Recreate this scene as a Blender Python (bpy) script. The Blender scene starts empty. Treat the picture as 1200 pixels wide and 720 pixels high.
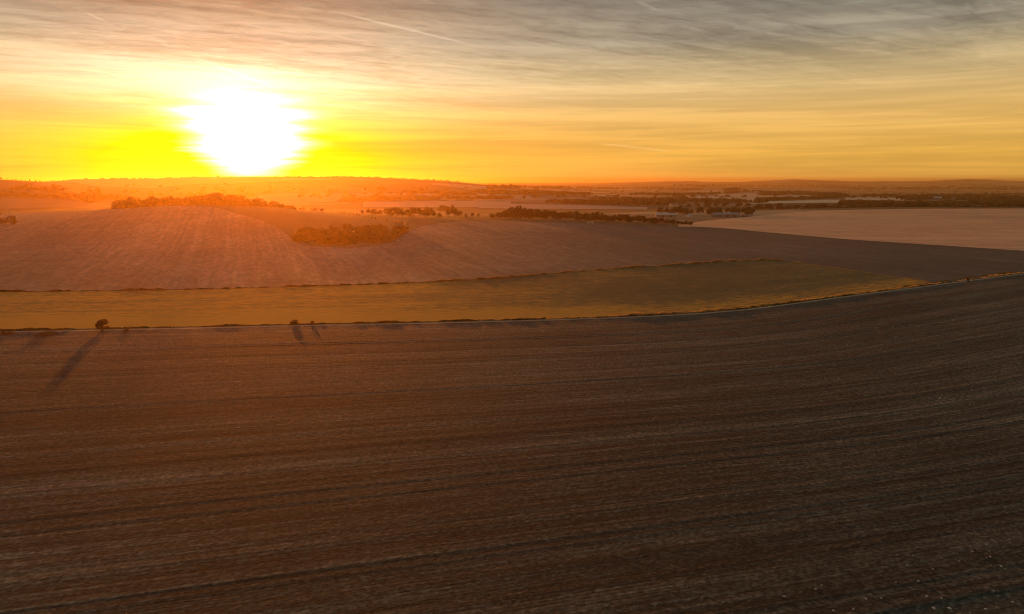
import bpy, bmesh, math, random
import numpy as np
from mathutils import Vector, Matrix

S = bpy.context.scene
COL = S.collection
R = math.radians

# ------------------------------------------------------------------ camera
CAM_H = 60.0
PITCH = R(9.73)
F = 857.0                     # focal length in pixels of a 1200 px wide frame
cam_d = bpy.data.cameras.new('camera')
cam_d.sensor_width = 36.0
cam_d.lens = 36.0 * F / 1200.0
cam_d.clip_start = 0.5
cam_d.clip_end = 60000.0
cam = bpy.data.objects.new('camera', cam_d)
COL.objects.link(cam)
cam.location = (0, 0, CAM_H)
cam.rotation_euler = (R(90) - PITCH, 0, 0)
S.camera = cam

# ------------------------------------------------------------------ sun, sky, exposure
SUN_EL = R(3.1)
SUN_AZ = R(-20.0)             # clockwise from +Y
sun_dir = Vector((math.sin(SUN_AZ) * math.cos(SUN_EL), math.cos(SUN_AZ) * math.cos(SUN_EL), math.sin(SUN_EL)))
sun_l = bpy.data.lights.new('sun', 'SUN')
sun_l.energy = 4.0
sun_l.angle = R(1.6)
sun_l.color = (1.0, 0.25, 0.012)
sun_o = bpy.data.objects.new('sun', sun_l)
COL.objects.link(sun_o)
sun_o.location = (0, 0, 300)
sun_o.rotation_euler = (-sun_dir).to_track_quat('-Z', 'Y').to_euler()

S.view_settings.view_transform = 'Standard'
S.view_settings.look = 'None'
S.view_settings.gamma = 1.0
S.view_settings.exposure = 0.0
S.view_settings.use_curve_mapping = False
S.cycles.use_denoising = True
S.cycles.pixel_filter_type = 'BLACKMAN_HARRIS'
S.cycles.filter_width = 1.1
S.cycles.volume_bounces = 0
S.cycles.max_bounces = 5
S.cycles.diffuse_bounces = 2
S.cycles.transparent_max_bounces = 8

HAZE_DENSITY = 0.80e-4
HAZE_G = 0.80
HAZE_COLOR = (1.0, 0.62, 0.22)


class NT:
    """small helper for writing node trees as expressions"""
    def __init__(s, tree):
        s.t = tree; s.n = tree.nodes; s.l = tree.links
    def new(s, typ, **kw):
        n = s.n.new(typ)
        for k, v in kw.items(): setattr(n, k, v)
        return n
    def put(s, sock, v):
        if isinstance(v, bpy.types.NodeSocket): s.l.new(v, sock)
        elif isinstance(v, (tuple, list)) and len(v) == 3 and sock.type == 'RGBA': sock.default_value = (*v, 1)
        else: sock.default_value = v
    def m(s, op, a, b=None, c=None, clamp=False):
        n = s.new('ShaderNodeMath', operation=op, use_clamp=clamp)
        s.put(n.inputs[0], a)
        if b is not None: s.put(n.inputs[1], b)
        if c is not None: s.put(n.inputs[2], c)
        return n.outputs[0]
    def add(s, a, b): return s.m('ADD', a, b)
    def sub(s, a, b): return s.m('SUBTRACT', a, b)
    def mul(s, a, b): return s.m('MULTIPLY', a, b)
    def div(s, a, b): return s.m('DIVIDE', a, b)
    def pw(s, a, b): return s.m('POWER', a, b)
    def vm(s, op, a, b=None, scale=None):
        n = s.new('ShaderNodeVectorMath', operation=op)
        s.put(n.inputs[0], a)
        if b is not None: s.put(n.inputs[1], b)
        if scale is not None: s.put(n.inputs['Scale'], scale)
        return n.outputs['Value'] if op in ('DOT_PRODUCT', 'LENGTH') else n.outputs['Vector']
    def xyz(s, x, y, z):
        n = s.new('ShaderNodeCombineXYZ')
        for i, v in enumerate((x, y, z)): s.put(n.inputs[i], v)
        return n.outputs[0]
    def sep(s, v):
        n = s.new('ShaderNodeSeparateXYZ'); s.put(n.inputs[0], v)
        return n.outputs
    def noise(s, v, scale, detail=4, rough=0.5, dist=0.0):
        n = s.new('ShaderNodeTexNoise')
        s.put(n.inputs['Vector'], v); n.inputs['Scale'].default_value = scale
        n.inputs['Detail'].default_value = detail; n.inputs['Roughness'].default_value = rough
        n.inputs['Distortion'].default_value = dist
        return n.outputs['Fac']
    def cells(s, v, scale):
        n = s.new('ShaderNodeTexVoronoi', voronoi_dimensions='2D'); s.put(n.inputs['Vector'], v)
        n.inputs['Scale'].default_value = scale
        return s.sep(n.outputs['Color'])[0]
    def mr(s, v, a, b, c=0.0, d=1.0, smooth=True):
        n = s.new('ShaderNodeMapRange', interpolation_type='SMOOTHSTEP' if smooth else 'LINEAR')
        s.put(n.inputs['Value'], v); s.put(n.inputs['From Min'], a); s.put(n.inputs['From Max'], b)
        s.put(n.inputs['To Min'], c); s.put(n.inputs['To Max'], d)
        return n.outputs['Result']
    def mix(s, f, a, b, mode='MIX'):
        n = s.new('ShaderNodeMix', data_type='RGBA', blend_type=mode)
        n.clamp_result = False
        s.put(n.inputs[0], f); s.put(n.inputs[6], a); s.put(n.inputs[7], b)
        return n.outputs[2]
    def ramp(s, f, stops, interp='LINEAR'):
        n = s.new('ShaderNodeValToRGB'); cr = n.color_ramp; cr.interpolation = interp
        while len(cr.elements) > 1: cr.elements.remove(cr.elements[-1])
        cr.elements[0].position = stops[0][0]; cr.elements[0].color = (*stops[0][1], 1)
        for p, c in stops[1:]:
            e = cr.elements.new(p); e.color = (*c, 1)
        s.put(n.inputs[0], f)
        return n.outputs[0]


def build_world():
    w = bpy.data.worlds.new('World'); S.world = w; w.use_nodes = True
    w.node_tree.nodes.clear()
    q = NT(w.node_tree)
    d = q.new('ShaderNodeTexCoord').outputs['Generated']
    sx, sy, sz = q.sep(d)
    sky = q.new('ShaderNodeTexSky', sky_type='NISHITA')
    sky.sun_disc = False; sky.sun_elevation = SUN_EL; sky.sun_rotation = SUN_AZ
    sky.air_density = 1.2; sky.dust_density = 4.0; sky.ozone_density = 1.0
    el = q.mul(q.m('ARCSINE', sz), 57.2958)                     # elevation in degrees
    az = q.sub(q.mul(q.m('ARCTAN2', sx, sy), 57.2958), math.degrees(SUN_AZ))
    th = q.mul(q.m('ARCCOSINE', q.m('MINIMUM', q.vm('DOT_PRODUCT', d, tuple(sun_dir)), 0.999999)), 57.2958)
    # cloud sheet seen in perspective: direction projected onto a high plane
    k = q.div(1.0, q.add(q.m('MAXIMUM', sz, 0.0), 0.075))
    px, py = q.mul(sx, k), q.mul(sy, k)
    # sheet axes turned so that the streaks drift down to the right
    ca, sa = math.cos(R(-26)), math.sin(R(-26))
    qx = q.sub(q.mul(px, ca), q.mul(py, sa)); qy = q.add(q.mul(px, sa), q.mul(py, ca))
    st1 = q.noise(q.xyz(q.mul(qx, 0.33), q.mul(qy, 1.0), 0.0), 1.1, 7, 0.58, 0.7)
    st2 = q.noise(q.xyz(q.mul(qx, 0.22), q.mul(qy, 1.0), 4.0), 4.0, 8, 0.62, 0.9)
    st3 = q.noise(q.xyz(q.mul(az, 0.035), q.mul(el, 0.9), 9.0), 1.25, 6, 0.6, 0.2)   # level bands low down
    fine = q.noise(q.xyz(q.mul(qx, 0.60), q.mul(qy, 1.25), 7.0), 9.0, 6, 0.62, 0.8)
    band = q.add(q.add(q.mul(st1, 0.42), q.mul(st2, 0.32)), q.mul(fine, 0.26))
    dens = q.mr(band, 0.40, 0.62)
    low = q.mr(st3, 0.35, 0.65)
    # veil of thin high cloud, its colour by height above the horizon
    elr = q.div(el, 40.0)
    veil = q.ramp(elr, [(0.0, (1.02, 0.56, 0.10)), (0.05, (1.0, 0.55, 0.10)), (0.12, (0.94, 0.57, 0.17)),
                        (0.19, (0.82, 0.60, 0.29)), (0.25, (0.45, 0.385, 0.275)), (0.33, (0.235, 0.222, 0.190)),
                        (0.6, (0.27, 0.33, 0.34)), (1.0, (0.26, 0.35, 0.38))])
    blue = q.mix(1.0, sky.outputs[0], (0.10, 0.10, 0.10), 'MULTIPLY')
    hi = q.mr(el, 5.0, 11.0)
    shade = q.sub(1.0, q.mul(q.mul(dens, hi), 0.44))            # thick parts of the sheet stand grey against the light
    shade2 = q.add(0.84, q.mul(low, 0.26))
    c = q.mix(0.16, veil, blue)
    c = q.vm('SCALE', c, scale=q.mul(shade, shade2))
    # circumsolar light scattered by the sheet
    wob = q.add(q.mul(q.sub(st3, 0.5), 3.0), q.mul(q.sub(q.noise(q.xyz(q.mul(az, 0.06), q.mul(el, 0.55), 5.0), 1.6, 4, 0.6, 0.5), 0.5), 2.4))
    the = q.m('SQRT', q.add(q.pw(q.div(q.m('ABSOLUTE', q.sub(az, 0.55)), q.add(0.98, q.mul(q.m('MAXIMUM', el, 0.0), 0.085))), 2.0), q.pw(q.sub(el, 3.0), 2.0)))
    thw = q.m('MAXIMUM', q.add(the, wob), 0.0)
    core = q.mul(q.m('EXPONENT', q.mul(q.pw(q.div(thw, 2.45), 2.6), -1.0)), 12.0)
    c = q.vm('ADD', c, q.vm('SCALE', (1.0, 0.80, 0.36), scale=core))
    wide = q.mul(q.m('EXPONENT', q.div(th, -5.6)), q.add(0.75, q.mul(low, 0.5)))
    lowmask = q.sub(1.0, q.mr(el, 1.5, 7.5))
    c = q.vm('ADD', c, q.vm('SCALE', (2.2, 1.12, -0.40), scale=q.mul(wide, lowmask)))
    himask = q.mul(q.mr(el, 3.0, 7.0), q.mr(el, 7.0, 12.5, 1.0, 0.08))
    lit = q.add(0.45, q.mul(q.sub(1.0, dens), 0.75))
    vis = q.mul(q.mul(q.m('EXPONENT', q.div(th, -9.0)), himask), lit)
    c = q.vm('ADD', c, q.vm('SCALE', (0.56, 0.83, 0.76), scale=vis))
    # old vapour trails, each a thin band along a great circle
    def dirpx(x, y):
        t, k_ = ray(x, y); return Vector((t, 1, k_)).normalized()
    for (x0, y0, x1, y1, wd, am) in [(368, 8, 575, 58, 0.0022, 0.16), (225, 66, 335, 108, 0.0020, 0.30), (300, 100, 345, 122, 0.0016, 0.3), (690, 167, 800, 179, 0.0018, 0.10), (98, 14, 128, 27, 0.0016, 0.14), (742, 0, 775, 14, 0.0030, 0.08)]:
        A_, B_ = dirpx(x0, y0), dirpx(x1, y1); nrm = A_.cross(B_).normalized(); mid = (A_ + B_).normalized()
        dist = q.add(q.m('ABSOLUTE', q.vm('DOT_PRODUCT', d, tuple(nrm))), q.mul(q.sub(fine, 0.5), 0.003))
        al = q.m('ARCCOSINE', q.m('MINIMUM', q.vm('DOT_PRODUCT', d, tuple(mid)), 0.999999)); half = A_.angle(B_) / 2
        f_ = q.mul(q.mr(dist, 0.0, wd, 1.0, 0.0), q.mr(al, half * 0.4, half, 1.0, 0.0))
        c = q.vm('ADD', c, q.vm('SCALE', (1.0, 0.86, 0.66), scale=q.mul(f_, am)))
    c = q.vm('MAXIMUM', c, (0.0, 0.0, 0.0))
    bg = q.new('ShaderNodeBackground'); q.put(bg.inputs[0], c); bg.inputs[1].default_value = 1.0
    out = q.new('ShaderNodeOutputWorld'); q.l.new(bg.outputs[0], out.inputs[0])
    w.cycles.sampling_method = 'MANUAL'; w.cycles.sample_map_resolution = 2048


def haze_material():
    m = bpy.data.materials.new('haze_air'); m.use_nodes = True
    m.node_tree.nodes.clear(); q = NT(m.node_tree)
    v = q.new('ShaderNodeVolumePrincipled')
    v.inputs['Color'].default_value = (*HAZE_COLOR, 1)
    v.inputs['Density'].default_value = HAZE_DENSITY
    v.inputs['Anisotropy'].default_value = HAZE_G
    o = q.new('ShaderNodeOutputMaterial'); q.l.new(v.outputs[0], o.inputs['Volume'])
    return m

# ------------------------------------------------------------------ terrain
FS, FC = F * math.sin(PITCH), F * math.cos(PITCH)
SP, CP = math.sin(PITCH), math.cos(PITCH)

def ray(px, py):
    """photo pixel (1200 x 720) -> direction scaled so that its forward part is 1: (x/y, z/y)"""
    dx, dy = px - 600.0, py - 360.0
    fwd = FC - dy * SP
    return dx / fwd, (-FS - dy * CP) / fwd

build_world()

def interp_smooth(x, xs, ys):
    """monotone cubic through (xs, ys), constant outside"""
    xs = np.asarray(xs, float); ys = np.asarray(ys, float)
    h = np.diff(xs); dl = np.diff(ys) / h
    m = np.zeros(len(xs))
    for i in range(1, len(xs) - 1):
        if dl[i-1] * dl[i] > 0:
            w1 = 2*h[i] + h[i-1]; w2 = h[i] + 2*h[i-1]
            m[i] = (w1 + w2) / (w1 / dl[i-1] + w2 / dl[i])
    x = np.clip(np.asarray(x, float), xs[0], xs[-1])
    i = np.clip(np.searchsorted(xs, x) - 1, 0, len(xs) - 2)
    t = (x - xs[i]) / h[i]
    return ((2*t**3 - 3*t**2 + 1) * ys[i] + (t**3 - 2*t**2 + t) * h[i] * m[i]
            + (-2*t**3 + 3*t**2) * ys[i+1] + (t**3 - t**2) * h[i] * m[i+1])

# each ridge or hollow of the land: its distance and how its height runs from left to right
# (given as the direction in which it is seen from the drone)
LAYERS = [
    (1000, [(-500, 240), (-200, 246), (0, 250), (130, 246), (210, 242), (300, 243), (400, 252), (500, 259), (600, 259), (700, 261), (800, 263), (1000, 264), (1200, 262), (1600, 258)]),
    (1450, [(-500, 248), (0, 250), (300, 250), (600, 250), (750, 249), (850, 248.5), (950, 245), (1050, 243.5), (1200, 243), (1600, 240)]),
    (1750, [(-500, 235), (0, 240), (300, 246), (600, 246), (850, 246), (1000, 247), (1200, 247), (1600, 245)]),
    (2300, [(-500, 203), (-200, 206), (0, 210.5), (40, 213), (80, 220), (130, 232), (200, 238), (400, 238), (600, 236), (800, 236), (1200, 236), (1600, 236)]),
    (3600, [(-500, 214), (0, 214), (60, 213), (100, 210.5), (200, 209), (290, 207.3), (400, 208), (470, 209.5), (520, 212.5), (560, 216), (620, 222), (700, 227), (900, 229), (1200, 230), (1600, 228)]),
    (5500, [(-500, 218), (300, 218), (560, 219), (650, 220), (740, 224), (860, 222), (1000, 226), (1200, 226), (1600, 224)]),
    (8500, [(-500, 219), (300, 219), (600, 217), (700, 218), (790, 217), (900, 220), (1200, 219), (1600, 217)]),
    (13000, [(-500, 217), (300, 217), (560, 215.5), (700, 215.2), (750, 213.8), (800, 212.6), (850, 214), (930, 210.8), (1010, 213), (1070, 213), (1140, 210.5), (1200, 212.5), (1600, 210)]),
    (19000, [(-500, 214), (600, 214.6), (900, 213.4), (1600, 213)]),
    (23000, [(-500, 217), (1600, 217)]),
]
T_GRID = np.linspace(-1.4, 1.4, 1401)
LY = [-900.0, 0.0, 380.0, 560.0]
LZ = [np.zeros_like(T_GRID), np.zeros_like(T_GRID), np.zeros_like(T_GRID),
      interp_smooth(T_GRID, [-1.4, -0.7, 0, 0.7, 1.4], [1.0, 1.0, 0.3, 0.5, 0.5])]
for Y, prof in LAYERS:
    ts = [ray(px, py)[0] for px, py in prof]
    ss = [ray(px, py)[1] for px, py in prof]
    LY.append(float(Y)); LZ.append(CAM_H + Y * interp_smooth(T_GRID, ts, ss))
LY = np.array(LY); LZ = np.array(LZ)
hh = np.diff(LY)[:, None]; dl = np.diff(LZ, axis=0) / hh
LM = np.zeros_like(LZ)
same = dl[:-1] * dl[1:] > 0
w1 = 2*hh[1:] + hh[:-1]; w2 = hh[1:] + 2*hh[:-1]
with np.errstate(divide='ignore', invalid='ignore'):
    LM[1:-1] = np.where(same, (w1 + w2) / (w1 / dl[:-1] + w2 / dl[1:]), 0.0)

_rs = np.random.RandomState(5)
_waves = [(_rs.uniform(0, 6.28), 2*math.pi / _rs.uniform(260, 900), _rs.uniform(0, 6.28), 1.0) for _ in range(14)]

def height(X, Y):
    X = np.asarray(X, float); Y = np.asarray(Y, float)
    X, Y = np.broadcast_arrays(X, Y)
    t = np.clip(X / np.maximum(Y, 50.0), -1.39, 1.39)
    g = (t + 1.4) / 0.002; j = np.clip(g.astype(int), 0, 1399); fr = g - j
    Yc = np.clip(Y, LY[0], LY[-1])
    i = np.clip(np.searchsorted(LY, Yc) - 1, 0, len(LY) - 2)
    h = LY[i+1] - LY[i]; u = (Yc - LY[i]) / h
    def col(jj):
        return ((2*u**3 - 3*u**2 + 1) * LZ[i, jj] + (u**3 - 2*u**2 + u) * h * LM[i, jj]
                + (-2*u**3 + 3*u**2) * LZ[i+1, jj] + (u**3 - u**2) * h * LM[i+1, jj])
    z = col(j) * (1 - fr) + col(j + 1) * fr
    n = np.zeros_like(z)
    for a, kf, ph, am in _waves:
        n += np.sin((X * math.cos(a) + Y * math.sin(a)) * kf + ph) * am
    amp = 0.02 + 0.09 * np.clip((Y - 250) / 400, 0, 1) + 0.35 * np.clip((Y - 1500) / 2500, 0, 3)
    return z + n * amp

def hz(x, y): return float(height(np.array([x]), np.array([y]))[0])

def cast(px, py, fallback=None, y0=100.0, y1=20000.0):
    """first point of the land seen at this photo pixel"""
    t, s = ray(px, py)
    ys = np.geomspace(y0, y1, 4000)
    zz = CAM_H + s * ys; hgt = height(t * ys, ys)
    k = np.nonzero(zz <= hgt)[0]
    if len(k) == 0: return None if fallback is None else (t * fallback, fallback)
    i = k[0]
    if i == 0: return (t * ys[0], ys[0])
    a = (zz[i-1] - hgt[i-1]); b = (zz[i] - hgt[i]); y = ys[i-1] + (ys[i] - ys[i-1]) * a / (a - b)
    return (t * y, y)

def at(px, Y):
    """point of the land at distance Y in the direction of photo column px (taken near the horizon)"""
    t = (px - 600.0) / 869.5
    return t * Y, Y, hz(t * Y, Y)

# columns of the land mosaic: x/y ratios, shared by all the fields so that their edges coincide
TC = np.concatenate([np.linspace(-1.35, -0.80, 40, endpoint=False), np.linspace(-0.80, 0.80, 520), np.linspace(0.80, 1.35, 41)[1:]])

def curve(pts):
    """edge between two fields traced as pixels -> distance for each column"""
    w = sorted([cast(*p) if len(p) == 2 else (ray(p[0], 240)[0] * p[2], p[2]) for p in pts], key=lambda v: v[0] / v[1])
    t = np.array([v[0] / v[1] for v in w]); y = np.array([v[1] for v in w])
    return interp_smooth(TC, t, y)

E_TRACK = curve([(-500, 397), (-200, 392.5), (0, 390), (200, 386), (350, 382.5), (500, 379.5), (650, 375.5), (800, 369.5), (880, 363), (950, 354), (1010, 346), (1080, 337), (1140, 329), (1200, 321.5), (1350, 306), (1600, 285)])
_dx = np.gradient(E_TRACK * TC); _dy = np.gradient(E_TRACK)
slant = np.clip(np.hypot(_dx, _dy) / np.maximum(np.abs(_dx - _dy * TC), 1e-6), 1, 4)
E_TRACK2 = E_TRACK + 2.6 * slant
E_VERGE = E_TRACK2 + 2.2 * slant + 7.0 * np.clip((TC - 0.50) / 0.08, 0, 1) * np.clip((0.72 - TC) / 0.03, 0, 1)
E_CROP = np.maximum(curve([(-500, 348), (0, 342.5), (200, 340), (350, 336), (450, 333), (560, 328), (700, 316.5), (800, 310), (900, 305), (950, 310), (1010, 319), (1070, 327.5), (1100, 333), (1110, 336)]), E_VERGE)
E_CROP = np.where(TC > ray(1092, 330)[0], E_VERGE, E_CROP)
E_STUB = curve([(-500, 0, 1010), (-200, 0, 1005), (0, 0, 1000), (130, 0, 1010), (235, 0, 1005), (275, 249.5), (305, 258), (330, 270), (352, 287), (400, 290.5), (455, 286), (480, 272), (500, 264), (560, 259.5), (690, 263), (790, 266), (812, 266), (900, 272.5), (1000, 281), (1100, 287.5), (1200, 294), (1600, 322)])
E_STUB = np.maximum(E_STUB, E_CROP + 5)
E_PALE = curve([(-500, 0, 1300), (700, 0, 1150), (800, 263), (830, 258.5), (950, 248), (1000, 246), (1200, 244.5), (1600, 242)])
E_PALE = np.maximum(E_PALE, E_STUB + 1)

# ------------------------------------------------------------------ mesh helpers
def link(name, me, mats=(), parent=None):
    o = bpy.data.objects.new(name, me)
    for m in (mats if isinstance(mats, (list, tuple)) else [mats]): me.materials.append(m)
    COL.objects.link(o)
    if parent: o.parent = parent
    return o

def tag(o, label=None, cat=None, group=None, kind=None):
    if label: o['label'] = label
    if cat: o['category'] = cat
    if group: o['group'] = group
    if kind: o['kind'] = kind
    return o

def grid_mesh(name, P, uv=None, skip=None):
    """P: rows x cols x 3 array -> smooth grid mesh"""
    nr, nc = P.shape[:2]
    idx = np.arange(nr * nc).reshape(nr, nc)
    f = np.stack([idx[:-1, :-1], idx[:-1, 1:], idx[1:, 1:], idx[1:, :-1]], -1)
    if skip is not None: f = f[~skip]
    f = f.reshape(-1, 4)
    me = bpy.data.meshes.new(name)
    me.vertices.add(nr * nc); me.vertices.foreach_set('co', P.reshape(-1).astype(np.float32))
    me.loops.add(len(f) * 4); me.loops.foreach_set('vertex_index', f.reshape(-1).astype(np.int32))
    me.polygons.add(len(f)); me.polygons.foreach_set('loop_start', np.arange(0, len(f) * 4, 4, dtype=np.int32))
    me.update(calc_edges=True)
    if uv is not None:
        l = me.uv_layers.new(name='rows')
        l.data.foreach_set('uv', uv.reshape(-1, 2)[f.reshape(-1)].reshape(-1).astype(np.float32))
    me.polygons.foreach_set('use_smooth', np.ones(len(f), bool))
    me.validate(); me.update()
    return me

def strip(name, A, B, rows, mat, cols=None, power=1.0, uvf=None, dz=0.0, kind='structure', extra=None):
    """sheet of land between two edges, A nearer than B"""
    c = np.ones(len(TC), bool) if cols is None else cols
    t = TC[c]; a = A[c]; b = B[c]
    v = np.linspace(0, 1, rows) ** power
    Y = a[None] + (b - a)[None] * v[:, None]; X = Y * t[None]
    Z = height(X, Y) + dz
    if extra is not None: Z = Z + extra(X, Y, v[:, None])
    uv = np.stack(uvf(X, Y), -1) if uvf else np.stack([X, Y], -1)
    gap = (b - a) < 0.4
    skip = np.repeat((gap[:-1] & gap[1:])[None], rows - 1, 0)
    o = link(name, grid_mesh(name, np.stack([X, Y, Z], -1), uv, skip), mat)
    o['kind'] = kind
    return o

# ------------------------------------------------------------------ materials
def material(name, build, rough=0.95, transl=0.0):
    m = bpy.data.materials.new(name); m.use_nodes = True
    m.node_tree.nodes.clear(); q = NT(m.node_tree)
    b = q.new('ShaderNodeBsdfPrincipled'); b.inputs['Roughness'].default_value = rough
    b.inputs['Specular IOR Level'].default_value = 0.15
    o = q.new('ShaderNodeOutputMaterial'); q.l.new(b.outputs[0], o.inputs[0])
    res = build(q)
    col, bump = res if isinstance(res, tuple) else (res, None)
    q.put(b.inputs['Base Color'], col)
    if transl:
        tr = q.new('ShaderNodeBsdfTranslucent'); q.put(tr.inputs[0], q.vm('MULTIPLY', col, (1.5, 1.2, 0.7)))
        mx = q.new('ShaderNodeMixShader'); mx.inputs[0].default_value = transl
        q.l.new(b.outputs[0], mx.inputs[1]); q.l.new(tr.outputs[0], mx.inputs[2]); q.l.new(mx.outputs[0], o.inputs[0])
    if bump is not None:
        n = q.new('ShaderNodeBump'); n.inputs['Strength'].default_value = bump[1]; n.inputs['Distance'].default_value = bump[2]
        q.put(n.inputs['Height'], bump[0]); q.l.new(n.outputs[0], b.inputs['Normal'])
    return m

def plain(name, c, var=0.15, scale=3.0, rough=0.8):
    def f(q):
        p = q.new('ShaderNodeTexCoord').outputs['Object']
        n = q.noise(p, scale, 4, 0.6)
        return q.mix(n, tuple(x * (1 - var) for x in c), tuple(x * (1 + var) for x in c))
    return material(name, f, rough)

def uvxy(q):
    u = q.new('ShaderNodeUVMap'); u.uv_map = 'rows'
    return q.sep(u.outputs[0])

def m_plough(q):
    u, v, _ = uvxy(q)
    pos = q.new('ShaderNodeNewGeometry').outputs['Position']
    wav = q.mul(q.sub(q.noise(pos, 0.02, 3), 0.5), 2.2)
    v2 = q.add(v, wav)
    def st(x, lo=0.34, hi=0.66): return q.mr(x, lo, hi, -0.5, 0.5, smooth=False)
    r1 = st(q.noise(q.xyz(q.mul(u, 0.006), v2, 0), 0.10, 4, 0.65))          # broad passes
    r2 = st(q.noise(q.xyz(q.mul(u, 0.005), v2, 3), 0.42, 4, 0.7))           # single passes
    r3 = st(q.noise(q.xyz(q.mul(u, 0.012), v2, 6), 1.5, 3, 0.72), 0.38, 0.62)            # furrows
    brk = q.mr(q.noise(q.xyz(q.mul(u, 0.030), q.mul(v2, 0.25), 17), 1.0, 4, 0.6), 0.38, 0.62)
    lines = q.mul(q.mr(q.noise(q.xyz(q.mul(u, 0.002), v2, 11), 0.55, 4, 0.6), 0.60, 0.72), q.add(0.25, q.mul(brk, 0.75)))
    ridge = q.mul(q.mr(q.noise(q.xyz(q.mul(u, 0.002), q.add(v2, 0.55), 11), 0.55, 4, 0.6), 0.60, 0.72), q.sub(1.0, q.mul(brk, 0.6)))
    clod = st(q.noise(q.xyz(u, q.mul(v2, 1.3), 2), 0.95, 5, 0.72), 0.38, 0.62)
    streak = st(q.noise(q.xyz(q.mul(u, 0.22), v2, 31), 0.55, 4, 0.74), 0.38, 0.62)      # short runs along the furrows
    cl1 = q.sub(q.cells(q.xyz(u, v2, 0), 1.7), 0.5)                        # single clods
    cl2 = q.sub(q.cells(q.xyz(q.mul(u, 0.22), v2, 5), 0.85), 0.5)                        # broken clod rows
    tuft = q.mr(q.noise(q.xyz(u, v2, 41), 0.55, 3, 0.8), 0.60, 0.72)                    # dry stalks left on top
    patch = st(q.noise(q.xyz(q.mul(u, 0.4), v2, 21), 0.022, 5, 0.62, 0.6), 0.3, 0.7)
    f = q.add(q.add(q.mul(r1, 0.25), q.mul(r2, 0.24)), q.add(q.mul(r3, 0.27), q.mul(clod, 0.26)))
    f = q.add(q.add(f, q.mul(patch, 0.24)), q.add(0.45, q.add(q.mul(streak, 0.09), q.mul(tuft, 0.12))))
    f = q.add(q.add(f, q.mul(ridge, 0.16)), q.add(q.mul(cl1, 0.30), q.mul(cl2, 0.07)))
    c = q.ramp(f, [(0.0, (0.010, 0.010, 0.006)), (0.3, (0.030, 0.0275, 0.0185)), (0.5, (0.066, 0.059, 0.041)), (0.7, (0.125, 0.108, 0.075)), (1.0, (0.29, 0.23, 0.155))])
    c = q.mix(q.mul(lines, 0.50), c, (0.019, 0.0175, 0.010))
    h = q.sub(q.add(q.add(q.mul(r2, 0.5), q.mul(r3, 0.45)), q.mul(clod, 0.8)), q.mul(lines, 0.3))
    return c, (h, 0.9, 0.30)

def m_crop(q):
    u, v, _ = uvxy(q)
    pos = q.new('ShaderNodeNewGeometry').outputs['Position']
    r1 = q.noise(q.xyz(q.mul(u, 0.015), v, 0), 0.14, 4, 0.6)
    r2 = q.noise(q.xyz(q.mul(u, 0.03), v, 2), 0.9, 4, 0.6)
    ce = q.sub(q.cells(q.xyz(q.mul(u, 0.45), v, 0), 0.62), 0.5)
    tl = q.mr(q.noise(q.xyz(q.mul(u, 0.003), v, 8), 0.22, 3, 0.5), 0.60, 0.66)
    pt = q.noise(pos, 0.012, 4, 0.6, 0.5)
    g = q.noise(pos, 0.8, 5, 0.7)
    ripe_glare = q.add(q.mr(q.add(v, q.mul(q.sub(pt, 0.5), 120.0)), 300.0, 352.0, 0.16, -0.13), q.mr(u, -90.0, 110.0, 0.16, -0.05))  # riper near the track; orange sun glare painted into the colour towards the left
    f = q.add(q.add(q.add(q.mul(r1, 0.3), q.mul(r2, 0.2)), q.add(q.mul(pt, 0.55), q.mul(g, 0.22))), q.add(ripe_glare, q.sub(q.add(0.05, q.mul(ce, 0.16)), q.mul(tl, 0.10))))
    c = q.ramp(q.mr(f, 0.42, 0.78, smooth=False), [(0, (0.070, 0.054, 0.018)), (0.4, (0.130, 0.084, 0.024)), (0.7, (0.28, 0.130, 0.024)), (1, (0.52, 0.205, 0.024))])
    return c, (q.add(g, q.mul(r2, 0.6)), 0.7, 0.2)

def m_stub(q):
    u, v, _ = uvxy(q)
    pos = q.new('ShaderNodeNewGeometry').outputs['Position']
    v2 = q.add(v, q.mul(q.sub(q.noise(pos, 0.008, 3), 0.5), 10.0))
    r1 = q.noise(q.xyz(q.mul(u, 0.004), v2, 0), 0.045, 4, 0.65)
    r2 = q.noise(q.xyz(q.mul(u, 0.008), v2, 2), 0.17, 4, 0.7)
    r3 = q.noise(q.xyz(q.mul(u, 0.02), v2, 5), 0.7, 3, 0.6)
    pt = q.noise(pos, 0.005, 4, 0.6, 0.8)
    g = q.noise(pos, 0.6, 5, 0.7)
    ce = q.sub(q.cells(q.xyz(v, q.mul(u, 0.30), 0), 0.40), 0.5)
    f = q.add(q.add(q.mul(r1, 0.17), q.mul(r2, 0.26)), q.add(q.mul(pt, 0.42), q.add(q.mul(g, 0.26), q.add(q.mul(r3, 0.20), q.mul(ce, 0.12)))))
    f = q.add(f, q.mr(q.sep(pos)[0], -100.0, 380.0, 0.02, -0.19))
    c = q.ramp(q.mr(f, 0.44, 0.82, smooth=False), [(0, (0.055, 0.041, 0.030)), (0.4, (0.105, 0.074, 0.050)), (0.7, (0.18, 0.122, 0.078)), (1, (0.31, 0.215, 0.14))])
    return c, (q.add(g, r2), 0.7, 0.25)

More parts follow.
